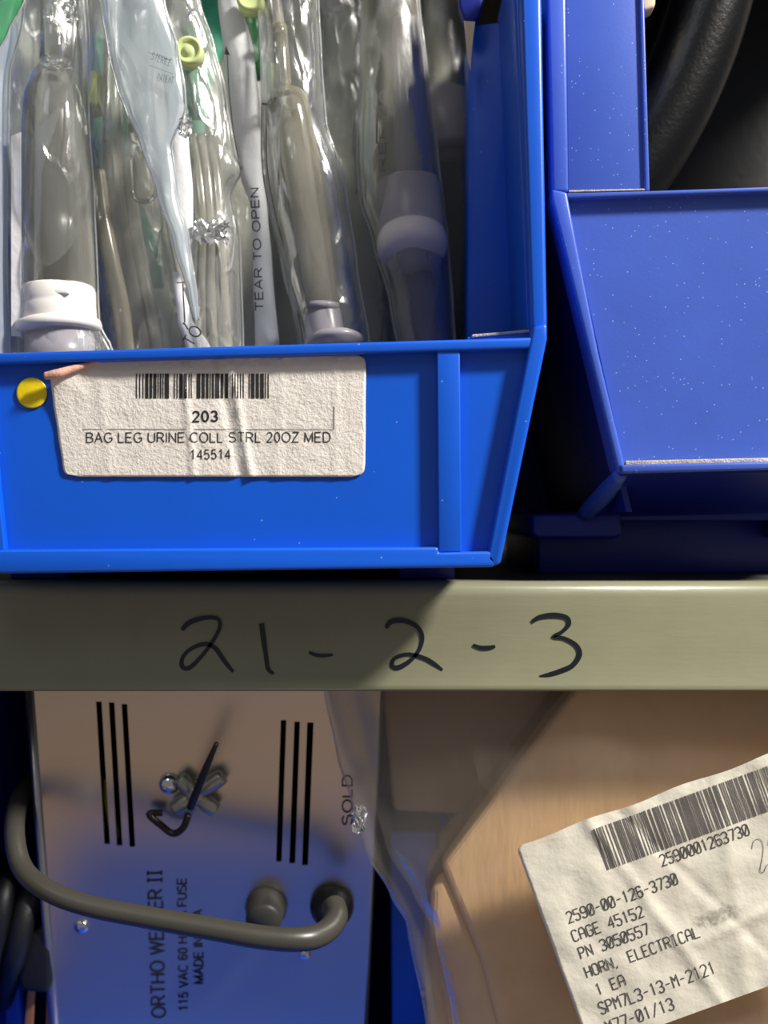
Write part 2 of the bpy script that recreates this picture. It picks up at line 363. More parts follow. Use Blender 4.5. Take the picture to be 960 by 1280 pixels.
G = {  # stroke glyphs on a 4 x 6 grid
 '0': [[(1,0),(0,1),(0,5),(1,6),(3,6),(4,5),(4,1),(3,0),(1,0)],[(.6,.8),(3.4,5.2)]], '1': [[(1,5),(2,6),(2,0)]],
 '2': [[(0,5),(1,6),(3,6),(4,5),(4,4),(0,0),(4,0)]], '3': [[(0,5),(1,6),(3,6),(4,5),(4,4),(3,3),(1.5,3)],[(3,3),(4,2),(4,1),(3,0),(1,0),(0,1)]],
 '4': [[(3,0),(3,6),(0,2),(4,2)]], '5': [[(4,6),(0,6),(0,3.5),(3,3.5),(4,2.5),(4,1),(3,0),(1,0),(0,1)]],
 '6': [[(4,5),(3,6),(1,6),(0,5),(0,1),(1,0),(3,0),(4,1),(4,2.5),(3,3.4),(0,3)]], '7': [[(0,6),(4,6),(4,5),(1.5,0)]],
 '9': [[(0,1),(1,0),(3,0),(4,1),(4,5),(3,6),(1,6),(0,5),(0,3.5),(1,2.7),(4,3)]], '-': [[(.5,3),(3.5,3)]], ',': [[(1,.6),(.5,-.8)]],
 '/': [[(0,-.4),(4,6.4)]], 'C': [[(4,5),(3,6),(1,6),(0,5),(0,1),(1,0),(3,0),(4,1)]], 'A': [[(0,0),(0,4.5),(1,6),(3,6),(4,4.5),(4,0)],[(0,2.7),(4,2.7)]],
 'G': [[(4,5),(3,6),(1,6),(0,5),(0,1),(1,0),(3,0),(4,1),(4,3),(2.2,3)]], 'E': [[(4,6),(0,6),(0,0),(4,0)],[(0,3),(3,3)]],
 'P': [[(0,0),(0,6),(3,6),(4,5),(4,4),(3,3),(0,3)]], 'N': [[(0,0),(0,6),(4,0),(4,6)]], 'H': [[(0,0),(0,6)],[(4,0),(4,6)],[(0,3),(4,3)]],
 'O': [[(1,0),(0,1),(0,5),(1,6),(3,6),(4,5),(4,1),(3,0),(1,0)]], 'R': [[(0,0),(0,6),(3,6),(4,5),(4,4),(3,3),(0,3)],[(2,3),(4,0)]],
 'L': [[(0,6),(0,0),(4,0)]], 'T': [[(0,6),(4,6)],[(2,6),(2,0)]], 'I': [[(2,6),(2,0)],[(1,6),(3,6)],[(1,0),(3,0)]],
 'S': [[(4,5),(3,6),(1,6),(0,5),(0,4),(4,2),(4,1),(3,0),(1,0),(0,1)]], 'M': [[(0,0),(0,6),(2,3.4),(4,6),(4,0)]], ' ': []}
def ribbon(pts, ws):
    vs = []; fs = []; n = len(pts); closed = n > 3 and (Vector(pts[0][:2])-Vector(pts[-1][:2])).length < 1e-6
    for i, p in enumerate(pts):
        q = Vector(p[:2]); a = q-Vector(pts[i-1 if i else (n-2 if closed else 0)][:2]); b = Vector(pts[i+1 if i < n-1 else (1 if closed else n-1)][:2])-q
        if a.length < 1e-9: a = b.copy()
        if b.length < 1e-9: b = a.copy()
        if a.length < 1e-9: a = b = Vector((1, 0))
        a.normalize(); b.normalize(); t = a+b; t = t.normalized() if t.length > .2 else a
        m = min(2.2, 1/max(.3, t.dot(a))); nn = Vector((-t.y, t.x)); wv = (ws[i] if isinstance(ws, list) else ws)*m
        vs += [q+nn*wv/2, q-nn*wv/2]
    for i in range(len(pts)-1): fs.append((2*i, 2*i+1, 2*i+3, 2*i+2))
    return vs, fs
def strokes(s, x0, y0, ang, width, height, fmap, wd=1.3):
    ca, sa = math.cos(ang), math.sin(ang); n = len(s); adv = width/(n-.3); V = []; F = []
    for i, ch in enumerate(s):
        for pl in G[ch]:
            q = []
            for k in range(len(pl)-1):
                for t in (0, .5): q.append((pl[k][0]+(pl[k+1][0]-pl[k][0])*t, pl[k][1]+(pl[k+1][1]-pl[k][1])*t))
            q.append(pl[-1])
            q2 = [(i*adv+a/4*adv*.72, b/6*height) for a, b in q]
            vs, fs = ribbon(q2, wd); o = len(V)
            V += [fmap(x0+v.x*ca-v.y*sa, y0-v.x*sa-v.y*ca) for v in vs]; F += [tuple(j+o for j in f) for f in fs]
    return V, F
def join(*vf):
    V = []; F = []
    for v, f in vf: o = len(V); V += v; F += [tuple(j+o for j in q) for q in f]
    return mesh(V, F)
def bars(spec, x0, y0, ang, width, height, fmap, nseg=6):
    """spec: string of bar/space widths alternating"""
    tot = sum(spec); ca, sa = math.cos(ang), math.sin(ang); V = []; F = []; u = 0
    for i, wv in enumerate(spec):
        if i % 2 == 0:
            a = u/tot*width; b = (u+wv)/tot*width
            for k in range(nseg+1):
                h = height*k/nseg
                for q in (a, b): V.append(fmap(x0+q*ca-h*sa, y0-q*sa-h*ca))
            o = len(V)-2*(nseg+1)
            for k in range(nseg): F.append((o+2*k, o+2*k+1, o+2*k+3, o+2*k+2))
        u += wv
    return V, F

# ---------------------------------------------------------------- the room
def struct(name, me, m):
    o = link(name, me, m, smooth=False); o['kind'] = 'structure'; return o
struct('wall_back', box_mesh(-2, 2, .62, .70, -1.1, 1.9), M['wall'])
struct('floor', box_mesh(-2, 2, -2, .62, -1.2, -1.1), M['floorm'])

# ---------------------------------------------------------------- shelving
LIPY = .012
zt = P(0, 729, LIPY).z; zb = P(0, 864, LIPY).z
shelf = thing('steel_shelf', 'olive grey steel shelf marked 21-2-3 in black marker, holding the blue bins', 'shelf', (0, LIPY, zb))
def lip_profile():
    # rolled front edge: top turn, flat face, folded bottom hem
    pr = [(.020, zt), (.004, zt+.0004), (.0015, zt-.0004), (.0003, zt-.002), (0, zt-.0045), (.0003, zt-.010), (.0002, zb+.012), (0, zb+.0022), (-.0004, zb+.0009), (.0002, zb), (.0018, zb), (.0020, zb+.0012), (.0020, zt-.003), (.0035, zt-.0022), (.020, zt-.0022)]
    return [(LIPY+a, b) for a, b in pr]
bm = bmesh.new(); pr = lip_profile()
add_prism(bm, [Vector((-.30, y, z)) for y, z in pr], [Vector((.30, y, z)) for y, z in pr])
link('front_lip', from_bm(bm), M['olive'], shelf)
link('shelf_deck', box_mesh(-.30, .30, LIPY+.0202, .42, zt-.0022, zt, 0), M['deck'], shelf, 'dark steel deck', smooth=False)
link('back_panel', box_mesh(-.30, .30, .42, .424, -.42, .294), M['deck'], shelf, 'dark back panel added to darken the gap between the bins', smooth=False)  # added behind the bins to keep the gap dark
Z = lambda x, y: (200+x*.5833, 740+y*.5833)
hand = [
 ([(46,82),(62,66),(95,56),(122,58),(127,76),(112,106),(88,138),(62,163),(46,160),(48,140),(66,122),(96,112),(118,122),(138,150),(156,172)], [5,7,6,5,5,5,5,6,6,5,5,6,6,6,4]),
 ([(217,68),(221,100),(226,135),(231,165),(243,176)], [7,7,6,6,4]),
 ([(319,130),(332,135),(350,137),(370,135)], [4,5,5,3]),
 ([(484,78),(496,64),(522,62),(550,74),(562,96),(556,124),(536,148),(510,163),(497,158),(504,142),(532,134),(565,142),(588,155),(606,168)], [5,7,7,6,6,5,6,7,6,5,5,6,6,3]),
 ([(671,114),(688,120),(705,120),(719,117)], [4,6,6,4]),
 ([(798,64),(815,54),(845,50),(872,55),(877,70),(862,86),(845,96),(868,100),(893,115),(900,135),(885,158),(860,170),(834,178),(814,181)], [5,6,7,6,6,5,5,5,6,7,7,7,6,2])]
fl = lambda x, y: P(x, y, LIPY-.0009)
V = []; F = []
for pl, ws in hand:
    q = catmull([Vector((*Z(*p), ww*.92)) for p, ww in zip(pl, ws)], 6)
    vs, fs = ribbon(q, [v[2] for v in q]); o = len(V); V += [fl(v.x, v.y) for v in vs]; F += [tuple(j+o for j in f) for f in fs]
def bend_to_lip(v): 
    return Vector((v.x, LIPY-.00006+max(0, 0)*1, v.z))
V = [bend_to_lip(v) for v in V]
link('marker_writing', mesh(V, F), M['marker'], shelf, 'black marker writing 21-2-3')

upper = thing('shade_shelf', 'unseen steel shelf added above the frame to shade the row of blue bins', 'shelf', (0, LIPY, .265))  # added out of view to darken the depth of the bins
link('front_lip', box_mesh(-.30, .30, LIPY, LIPY+.002, .262, .298), M['olive'], upper, smooth=False)
link('shelf_deck', box_mesh(-.30, .30, LIPY+.0022, .418, .295, .297), M['deck'], upper, smooth=False)
# lower shelf under the frame, carries the box and the bag
lower = thing('lower_shelf', 'steel shelf just below the picture that carries the metal box and the bag', 'shelf', (0, .05, -.262))
link('shelf_deck', box_mesh(-.30, .30, -.035, .415, -.262, -.258), M['deck'], lower, smooth=False)
link('front_lip', box_mesh(-.30, .30, -.037, -.035, -.29, -.258), M['olive'], lower, smooth=False)

# ---------------------------------------------------------------- left bin
FY = -.012
def rim_y(x): return 441-(x/680)*20   # the rim climbs to the right
lb = thing('storage_bin', 'bright blue plastic bin with the paper label 203, filled with clear packs', 'storage bin', P(276, 712, .08))
wall = [(-112, rim_y(-112)+4), (676, rim_y(676)+4), (618, 704), (-52, 711)]
link('front_wall', prism_mesh([(wall, FY+.0035, FY+.0062)], .0003), M['blue'], lb, smooth=False)
link('top_rim', prism_mesh([([(-120, rim_y(-120)), (668, rim_y(668)), (664, rim_y(664)+14), (-120, rim_y(-120)+14)], FY-.0008, FY+.0085)], .0009), M['blue'], lb)
link('rib', prism_mesh([([(546, rim_y(546)+10), (575, rim_y(575)+10), (577, 690), (548, 691)], FY, FY+.004)], .0005), M['blue'], lb)
link('rib', prism_mesh([([(-36, rim_y(-36)+10), (-18, rim_y(-18)+10), (6, 688), (-12, 689)], FY, FY+.004)], .0005), M['blue'], lb)
link('bottom_rim', prism_mesh([([(-60, 690), (8, 687), (548, 684), (548, 691), (614, 689), (621, 702), (617, 709), (-58, 718)], FY-.0010, FY+.009)], .0009), M['blue'], lb)
link('side_rim', prism_mesh([([(663, rim_y(663)+2), (667, 408), (684, 404), (684, 424), (626, 704), (617, 708), (608, 700), (611, 688)], FY-.0010, FY+.012)], .0010), M['blue'], lb)
# upright flange and shoulder beside the opening
link('upright_flange', prism_mesh([([(650, -60), (676, -60), (684, 395), (684, 420), (668, 424), (664, 405)], FY+.002, FY+.024), ([(640, -60), (656, -60), (672, 412), (660, 418)], FY+.009, .0436)], .0012), M['blue'], lb)
link('shoulder', prism_mesh([([(588, 40), (594, 30), (642, 25), (650, -60), (668, -60), (672, 420), (586, 424)], .040, .044)], .0012), M['blue'], lb)
link('shoulder_return', prism_mesh([([(586, 44), (594, 32), (598, 424), (584, 424)], .0405, .060)], .0008), M['blue'], lb)
link('ledge', prism_mesh([([(584, 421), (672, 414), (672, 424), (584, 427)], FY+.009, .0415)], .0004), M['blue'], lb)
link('dust_line', prism_mesh([([(590, 418), (668, 411), (668, 415), (590, 422)], FY+.0085, .0398)], .0003), M['dust'], lb, 'pale dust on the ledge')
# body behind: side walls, back, floor, feet
rx = P(668, 0, .01).x; lx = P(-112, 0, .01).x; fz = P(0, 690, .01).z+.004; topz = P(0, -60, .02).z
def wallbox(x0, x1, xb0, xb1, y0, y1, z0, z1):
    bm = bmesh.new()
    add_prism(bm, [Vector(p) for p in ((xb0, y0, z0), (xb1, y0, z0), (x1, y0, z1), (x0, y0, z1))], [Vector(p) for p in ((xb0, y1, z0), (xb1, y1, z0), (x1, y1, z1), (x0, y1, z1))])
    return from_bm(bm)
bxr = P(612, 0, .01).x; bxl = P(-56, 0, .01).x; midz = P(0, 424, .0).z
link('side_wall', wallbox(rx-.002, rx, bxr-.002, bxr, FY+.0245, .20, fz, midz), M['blue'], lb, smooth=False)
link('side_wall', wallbox(rx-.002, rx, rx-.002, rx, FY+.0245, .20, midz, topz), M['blue'], lb, smooth=False)
link('side_wall', wallbox(lx, lx+.002, bxl, bxl+.002, FY+.0245, .20, fz, midz), M['blue'], lb, smooth=False)
link('side_wall', wallbox(lx, lx+.002, lx, lx+.002, FY+.0245, .20, midz, topz), M['blue'], lb, smooth=False)
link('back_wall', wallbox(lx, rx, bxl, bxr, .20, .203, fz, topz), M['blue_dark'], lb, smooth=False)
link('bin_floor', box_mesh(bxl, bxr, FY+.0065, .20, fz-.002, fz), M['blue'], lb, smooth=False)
for x0 in (bxl+.01, bxr-.03):
    link('foot', box_mesh(x0, x0+.02, .035, .19, zt, fz-.002, .0006), M['blue_dark'], lb)

# label 203
LBY = FY+.0031
def crease(px, py):
    v = 0
    for c, wv, h, sl in ((235, 4, .0010, .10), (285, 5, -.0010, .20), (300, 4, .0013, .18), (350, 5, .0003, -.05), (130, 6, .0003, .1), (420, 5, .00025, 0)):
        d = (px-c-(py-520)*sl)/wv; v -= h*math.exp(-d*d)
    n = noise.noise(Vector((px*.06, py*.06, 3)))*.00016
    lift = max(0, 1-math.hypot(px-62, py-462)/70)**2*.004
    return v*.55+n-lift
lab = lambda px, py: LBY-.0004+crease(px, py)
rows = [(444, 432, 447), (445.5, 150, 453), (449, 132, 456), (454, 112, 457), (460, 90, 457.5), (466, 64, 457.5), (474, 63, 457.5), (500, 66, 457), (540, 72, 457), (580, 78, 456.5), (590, 80, 455), (594, 84, 450), (596, 100, 440)]
price = link('paper_label', sheet_mesh(rows, lab, nu=110, nv=46), M['paper'], lb, 'creased off-white paper label with barcode, number 203 and black print')
lm = lambda off: (lambda x, y: P(x, y, lab(x, y)-off))
link('print', join(writing('203', 241, 527, .02, 31, 12.5, lm(.00012), .19),
     writing('BAG LEG URINE COLL STRL 20OZ MED', 108, 553, .002, 305, 12, lm(.00012), .115), writing('145514', 238, 574, .01, 50, 11.5, lm(.00012), .115)), M['ink'], price, 'black print 203, BAG LEG URINE COLL STRL 20OZ MED, 145514', smooth=False)
bc = [1,2,1,2,1,1.5,3,1,2.5,1,3,1,1,1,1.5,1,1,1,4,4.5,1,1.5,1,1.5,3,1,3,1.5,1,1,1,4.5,3.5,1,3,1,2.5,1,1,1,2,1,4,1,2.5,1.5,3,3.5,1,1.5,1,1.5,1,1.5,1,1.5,1,4.5,1,1,3.5,1,3,1,3.5,1,1,1.5,1]
link('barcode', join(bars(bc, 170, 498, 0, 166, 31, lm(.00012))), M['ink'], price, 'black barcode', smooth=False)
link('ruled_line', join(bars([1], 103, 537, 0, 315, .8, lm(.00012)), bars([1], 417, 536, 0, .9, 28, lm(.00012))), M['ink_grey'], price, 'thin grey ruled line', smooth=False)
fold = [(56, 470), (72, 467), (92, 461), (112, 455), (134, 447)]
link('peeled_corner', tube_mesh([P(x, y, lab(x, y)-.0010) for x, y in fold], [.0012, .0015, .0012, .0008, .0003], 10, 5), M['paper_back'], price, 'pinkish brown curled-over edge')
# yellow dot
link('dot_sticker', lathe_mesh(P(39.5, 491, LBY-.00035), (0, 1, 0), [(0, .0001), (0, .0044), (.00008, .00485), (.0003, .0049)], 36), M['yellow'], lb, 'round yellow sticker')

# ---------------------------------------------------------------- right bin
RY = .004
rb = thing('storage_bin', 'dusty violet-blue plastic bin on the right with black hose inside', 'storage bin', P(930, 720, .10))
lean = lambda v: (v.z-P(0, 590, RY).z)*-.02
link('front_wall', prism_mesh([([(706, 246), (1110, 236), (1090, 584), (780, 586)], RY+.003, RY+.0055)], .0003), M['blue_dusty'], rb, smooth=False)
link('top_rim', prism_mesh([([(708, 241), (812, 238.5), (1112, 228), (1112, 234), (812, 244), (709, 248)], RY-.0004, RY+.006)], .0005), M['blue_dusty'], rb)
link('side_rim', prism_mesh([([(690, 236), (709, 240), (720, 300), (748, 440), (781, 580), (779, 592), (772, 590), (700, 290), (690, 250)], RY-.0012, RY+.012)], .0009), M['blue_dusty'], rb)
link('bottom_lip', prism_mesh([([(776, 581), (1090, 574), (1090, 584), (777, 592)], RY-.0040, RY+.006)], .0008), M['blue_dusty'], rb)
link('dust_line', prism_mesh([([(782, 576), (1088, 569.5), (1088, 575), (782, 582)], RY-.0012, RY+.0030)], .0003), M['dust'], rb, 'beige dust along the bottom lip')
link('dust_line', prism_mesh([([(711, 237.5), (806, 235.5), (806, 238), (711, 240.5)], RY-.0002, RY+.001)], .0003), M['dust'], rb, 'pale dust where the shoulder meets the rim')
link('upright_flange', prism_mesh([([(683, -60), (707, -60), (711, 240), (690, 240)], RY-.0005, RY+.012)], .0011), M['blue_dusty'], rb)
link('shoulder', prism_mesh([([(706, -60), (800, -60), (808, 240), (709, 243)], RY+.0015, RY+.005)], .0006), M['blue_dusty'], rb)
link('shoulder_return', prism_mesh([([(798, -60), (804, -60), (812.5, 238), (806, 240)], RY+.0005, RY+.018)], .0006), M['blue_dusty'], rb)
# chamfer under the lip and the raised bottom
def q3(*p): return [P(*a) for a in p]
bm = bmesh.new()
fr = q3((774, 590, RY), (1090, 583, RY), (1090, 588, RY), (776, 594, RY)); bk = q3((728, 640, .055), (1040, 632, .055), (1040, 640, .055), (730, 647, .055))
add_prism(bm, fr, bk)
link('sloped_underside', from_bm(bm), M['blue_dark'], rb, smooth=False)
link('corner_rib', tube_mesh([P(776, 592, RY+.001), P(757, 616, .028), P(731, 642, .052)], [.0022, .0034, .0028], 8, 4), M['blue_dusty'], rb, 'dusty corner rib running back under the lip')
rzf = P(0, 640, .055).z
rlx = P(696, 0, .006).x; rbx = P(776, 0, .03).x; rrx = P(1095, 0, .006).x
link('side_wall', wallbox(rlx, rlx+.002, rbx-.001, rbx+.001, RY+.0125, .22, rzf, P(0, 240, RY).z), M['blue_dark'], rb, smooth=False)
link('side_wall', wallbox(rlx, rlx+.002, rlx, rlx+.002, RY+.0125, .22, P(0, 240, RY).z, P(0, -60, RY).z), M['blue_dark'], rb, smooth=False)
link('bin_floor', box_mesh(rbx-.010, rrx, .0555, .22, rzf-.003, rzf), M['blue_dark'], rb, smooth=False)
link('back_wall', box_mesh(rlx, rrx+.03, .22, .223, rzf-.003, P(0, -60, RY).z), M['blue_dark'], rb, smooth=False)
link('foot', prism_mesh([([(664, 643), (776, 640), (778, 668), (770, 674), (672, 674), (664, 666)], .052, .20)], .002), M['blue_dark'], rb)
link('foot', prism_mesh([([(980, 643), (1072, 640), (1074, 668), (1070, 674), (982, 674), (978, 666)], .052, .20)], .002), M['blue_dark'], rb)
for a, b in ((676, 1092),):
    link('dark_gap_block', box_mesh(P(a, 0, .07).x, P(b, 0, .07).x, .075, .20, zt, rzf-.003, .0005), M['blue_dark'], rb)  # full-width dark block filling the gap, in place of shade under the bin

# black hose coil in the right bin
def arc(cx, cy, R, a0, a1, Y, n=12): return [(cx+R*math.cos(math.radians(a0+(a1-a0)*i/n)), cy+R*math.sin(math.radians(a0+(a1-a0)*i/n)), Y+.0*i) for i in range(n+1)]
hc = thing('rubber_hose', 'black textured rubber hose curving down inside the right blue bin', 'hose', P(860, 300, .07))
link('hose_turn', tube_px(arc(243, -170, 668, 2, 44, .050), 50, 24, 4), M['black_rubber'], hc)
link('hose_turn', tube_px(arc(243, -170, 592, 2, 44, .085), 50, 24, 4), M['black_rubber'], hc)
link('hose_turn', tube_px(arc(300, -170, 505, 2, 44, .100), 40, 24, 4), M['black_rubber'], hc)
cw = thing('black_sheet', 'flat black sheet closing the view behind the hose in the right bin', 'rubber sheet', P(960, 400, .12))  # plain black sheet behind the hose
link('sheet', prism_mesh([([(850, -70), (1080, -70), (1080, 560), (800, 560)], .125, .130)], .001), M['black'], cw)
cp = thing('plastic_part', 'small cream plastic piece in the top left corner of the right bin opening', 'plastic part', P(812, 0, .06))
link('body', prism_mesh([([(795, -40), (824, -40), (819, 8), (806, 14), (797, 6)], .022, .03)], .001), M['cream'], cp)

# ---------------------------------------------------------------- packs in the left bin
GR = 'sterile packs in the left blue bin'
def pack(label, foot): 
    return thing('leg_bag_pack', label, 'medical pack', P(*foot), GR)
# rear layer: folded leg bags that close the view
def rear_bag(label, rows, Y, seed, mat):   # folded bag in its own film
    t = pack(label, (sum(rows[-1][1:])/2, 470, Y))
    link('folded_bag', pouch_mesh(rows, Y, .008, .005, 55, seed), M[mat], t)
    link('film', pouch_mesh([(a, b-6, c+6) for a, b, c in rows], Y-.002, .011, .003, 80, seed+5), M['film'], t)
    return t
rear_bag('grey folded pack at the back behind the clear bottle on the left', [(-60, -10, 60), (200, -10, 50), (470, -10, 48), (662, 32, 52)], .075, 3, 'cloth_grey')
t = rear_bag('grey folded pack at the back behind the thick clear tubes', [(-60, 108, 250), (200, 112, 240), (470, 120, 250), (662, 120, 250)], .078, 9, 'cloth_grey')
link('green_panel', pouch_mesh([(40, 115, 150), (200, 112, 160), (320, 125, 200), (360, 150, 205)], .066, .002, .002, 60, 4), M['teal'], t, 'green panel')
t = rear_bag('grey folded pack at the back behind the tear-open strip', [(-60, 235, 345), (200, 250, 340), (470, 235, 340), (662, 235, 340)], .080, 14, 'cloth_grey')
link('green_panel', pouch_mesh([(-60, 235, 330), (120, 228, 262), (200, 226, 250)], .068, .002, .002, 60, 6), M['teal'], t, 'green panel')
rear_bag('brownish grey pack behind and right of the domed drip chamber', [(-60, 385, 458), (200, 395, 462), (330, 420, 486), (470, 425, 500), (662, 425, 500)], .074, 21, 'film_grey')

rear_bag('broad pale folded pack at the very back of the left bin', [(-60, 20, 520), (150, 20, 505), (470, 20, 500), (662, 62, 500)], .100, 33, 'cloth_grey')
# 1 leftmost: bottle with white cap
t = pack('leftmost clear pack with a clear bottle and broad white cap', (70, 470, .03))
film(t, [(-60, 2, 104), (60, 4, 112), (130, -6, 110), (250, 4, 118), (360, 12, 122), (405, 13, 124), (440, 12, 142), (470, 12, 150), (662, 12, 150)], .030, 0.0135, .0028, 60, 2, 34, 90, mat='film_thin')
link('bottle', lathe_px((68, 74), (73, 366), .034, .030, [(0, 17), (.03, 20), (.08, 29), (.16, 37), (.3, 41), (.7, 44), (1, 46)], closed=False), M['clear'], t, 'clear bottle')
link('neck', lathe_px((67, -60), (68, 76), .036, .034, [(0, 17), (.9, 17), (1, 18)]), M['clear'], t)
cap = link('cap', lathe_px((72, 362), (73, 406), .030, .029, [(0, 40), (0, 45.5), (.06, 47), (.45, 47), (.5, 46.4), (.55, 47), (.96, 47.5), (1, 46)], 48), M['white_plastic'], t, 'broad white cap')
link('cap_tab', prism_mesh([([(60, 360), (84, 361), (86, 367), (58, 366)], .0168, .024)], .0004), M['white_plastic'], cap)
link('cap_flange', lathe_px((72, 403), (73, 418), .0290, .0287, [(0, 48), (.15, 53), (.5, 54), (.85, 53), (1, 47)], 48), M['white_plastic'], cap)
link('spout', lathe_px((74, 418), (76, 475), .0287, .0287, [(0, 43), (1, 42)], 32), M['frosted'], t)
link('insert_card', prism_mesh([([(14, 170), (26, 165), (26, 420), (14, 420)], .020, .0204)], 0), M['tyvek'], t, 'pale printed card strip', smooth=False)
link('insert_card', prism_mesh([([(30, 180), (72, 135), (80, 140), (60, 230), (45, 300), (48, 362), (28, 362)], .043, .0434)], 0), M['tyvek'], t, 'white paper insert seen through the bottle', smooth=False)
link('dark_gap_panel', pouch_mesh([(130, 76, 82), (220, 52, 95), (300, 50, 96), (362, 46, 98)], .040, .002, .002, 90, 5), M['black'], t, 'black panel standing in for the shaded gap behind the bottle')  # black panel put in for the unlit gap behind the bottle

glint_crumple(t, 76, 14, 20, 16, .022, 3); glint_crumple(t, 70, 82, 18, 7, .022, 5)
t = pack('narrow strip of clear film pack cut by the left picture edge', (-20, 470, .02))
film(t, [(-60, -90, 40), (30, -90, 28), (90, -90, 12), (200, -90, 10), (330, -90, 9), (470, -90, 14), (662, -30, 14)], .022, .006, .002, 60, 77, 20, 80, 'film_milky')
# 2 thick tubes
t = pack('clear pack of thick curved vinyl tubes with an olive cap', (170, 470, .045))
film(t, [(-60, 98, 205), (110, 104, 190), (250, 108, 205), (470, 134, 245), (662, 134, 245)], .045, 0.0075, .0022, 70, 31, mat='film')
link('tube', tube_px([(140, -40, .050), (141, 60, .048), (140, 130, .044), (142, 220, .043), (152, 300, .042), (168, 380, .042), (184, 470, .042)], 12, 16), M['tubing'], t)
link('tube', tube_px([(121, 215, .040), (128, 270, .039), (140, 330, .038), (152, 390, .038), (160, 470, .038)], 11, 16), M['tubing'], t)
link('tube', tube_px([(160, 200, .046), (166, 270, .044), (178, 340, .043), (192, 400, .042), (202, 470, .042)], 9, 14), M['tubing'], t)
link('cap', lathe_px((118, 96), (118, 140), .050, .046, [(0, 12), (.2, 15), (.9, 15), (1, 12)]), M['olive_cap'], t, 'olive green cap')
link('drip_chamber', lathe_px((178, 150), (179, 254), .050, .046, [(0, 12), (.08, 18), (.3, 17), (.34, 15.5), (.85, 15.5), (.93, 14), (.98, 9), (1, 3)], 28), M['dome'], t, 'clear round-ended chamber')
link('drip_ring', tube_px([(164, 240, .034), (170, 249, .033), (180, 252, .033), (190, 249, .033), (196, 238, .034)], 2.2, 8, 5), M['clear'], t)

# 3 milky diagonal
t = pack('milky blue-white film pack hanging diagonally, printed with faint grey lines', (215, 470, .020))
film(t, [(-60, 112, 200), (0, 125, 205), (60, 134, 222), (110, 146, 231), (135, 156, 232), (180, 176, 214), (240, 196, 222), (300, 216, 236), (370, 236, 246), (400, 243, 248)], .020, 0.0030, .0026, 60, 8, 26, 90, mat='film_milky')
link('inner_liner', pouch_mesh([(130, 222, 231), (180, 210, 236), (240, 213, 241), (300, 226, 241), (350, 233, 239)], .026, .001, .0012, 60, 12), M['tyvek'], t, 'white paper liner')
fm3 = lambda x, y: P(x, y, .0128)
link('print', join(writing('STERILE', 188, 74, -.35, 26, 9, fm3), bars([1], 186, 66, -.35, 30, 1, fm3), bars([1], 186, 82, -.35, 32, 1, fm3), writing('PATIENT', 196, 101, -.2, 20, 9, fm3)), M['ink_faint'], t, 'faint grey print', smooth=False)
# 4 with round green button
t = pack('clear crinkled pack with a round pale green cap and thin clear tubes', (268, 470, .034))
film(t, [(-60, 186, 238), (0, 192, 249), (60, 200, 268), (110, 206, 281), (190, 216, 292), (214, 220, 304), (240, 224, 288), (300, 232, 300), (440, 240, 304), (470, 240, 306), (662, 240, 306)], .034, 0.0083, .0030, 65, 17, 30, 90, mat='film')
cap = link('cap', lathe_mesh(P(235, 62, .0225), (0, 1, 0), [(0, .0002), (0, .0016), (.0006, .0020), (.0006, .0032), (-.0002, .0038), (0, .0048), (.0012, .0050), (.006, .0050)], 36), M['green_cap'], t, 'round pale green cap')
link('port', lathe_px((238, 66), (244, 150), .034, .040, [(0, 9), (.3, 8), (1, 8)]), M['teal'], t, 'green port')
for i, (a, b, c, d) in enumerate(((246, 252, 252, 254), (258, 262, 264, 268), (270, 274, 280, 286))):
    link('tube', tube_px([(a-6, 170, .040), (b-2, 230, .036), (b+2, 290, .034), (c, 360, .034), (d, 470, .034)], 6.5, 12), M['tubing'], t)
link('seal_strip', pouch_mesh([(340, 216, 224), (400, 222, 240), (432, 232, 262), (470, 236, 280), (662, 236, 280)], .030, .0008, .0008, 60, 44), M['tyvek'], t, 'white paper seal')
fs4 = lambda x, y: P(x, y, .0265)
link('print', join(writing('TO', 241, 434, 1.05, 24, 15, fs4)), M['ink'], t, 'black print TO', smooth=False)
link('printed_arrow', join(bars([1], 230, 403, .05, 1.8, 48, fs4), bars([1], 228, 404, -.95, 1.8, 2, fs4), bars([1], 221, 354, 0, 12, 1.5, fs4), bars([1], 229, 404, -1.0, 10, 1.8, fs4)), M['ink'], t, 'black printed arrow', smooth=False)
glint_crumple(t, 265, 290, 22, 17, .024, 11); glint_crumple(t, 232, 160, 8, 14, .020, 12)
# 5 tear strip
t = pack('white paper pouch strip printed TEAR TO OPEN with a long thin arrow', (325, 470, .040))
strip = link('paper_strip', pouch_mesh([(-60, 270, 292), (0, 272, 302), (70, 280, 318), (130, 286, 324), (220, 300, 328), (260, 314, 334), (330, 316, 340), (470, 320, 352), (662, 320, 352)], .040, .0025, .0022, 60, 23), M['tyvek'], t)
fs5 = lambda x, y: P(x, y, .0343)
def curve_txt(x, y): return P(x-((387-y)/152)**2*2, y, .0343)
link('print', join(writing('TEAR TO OPEN', 329, 388, 1.60, 153, 9.5, curve_txt, .16)), M['ink'], strip, 'black print TEAR TO OPEN', smooth=False)
V, F = ribbon([(284, 66), (286, 110), (291, 160), (296, 190), (301, 212)], 1.1); V = [fs5(v.x, v.y) for v in V]
V2 = [fs5(280.5, 68), fs5(287.5, 69), fs5(282, 57)]
link('arrow', join((V, F), (V2, [(0, 1, 2)])), M['ink'], strip, 'thin black arrow', smooth=False)
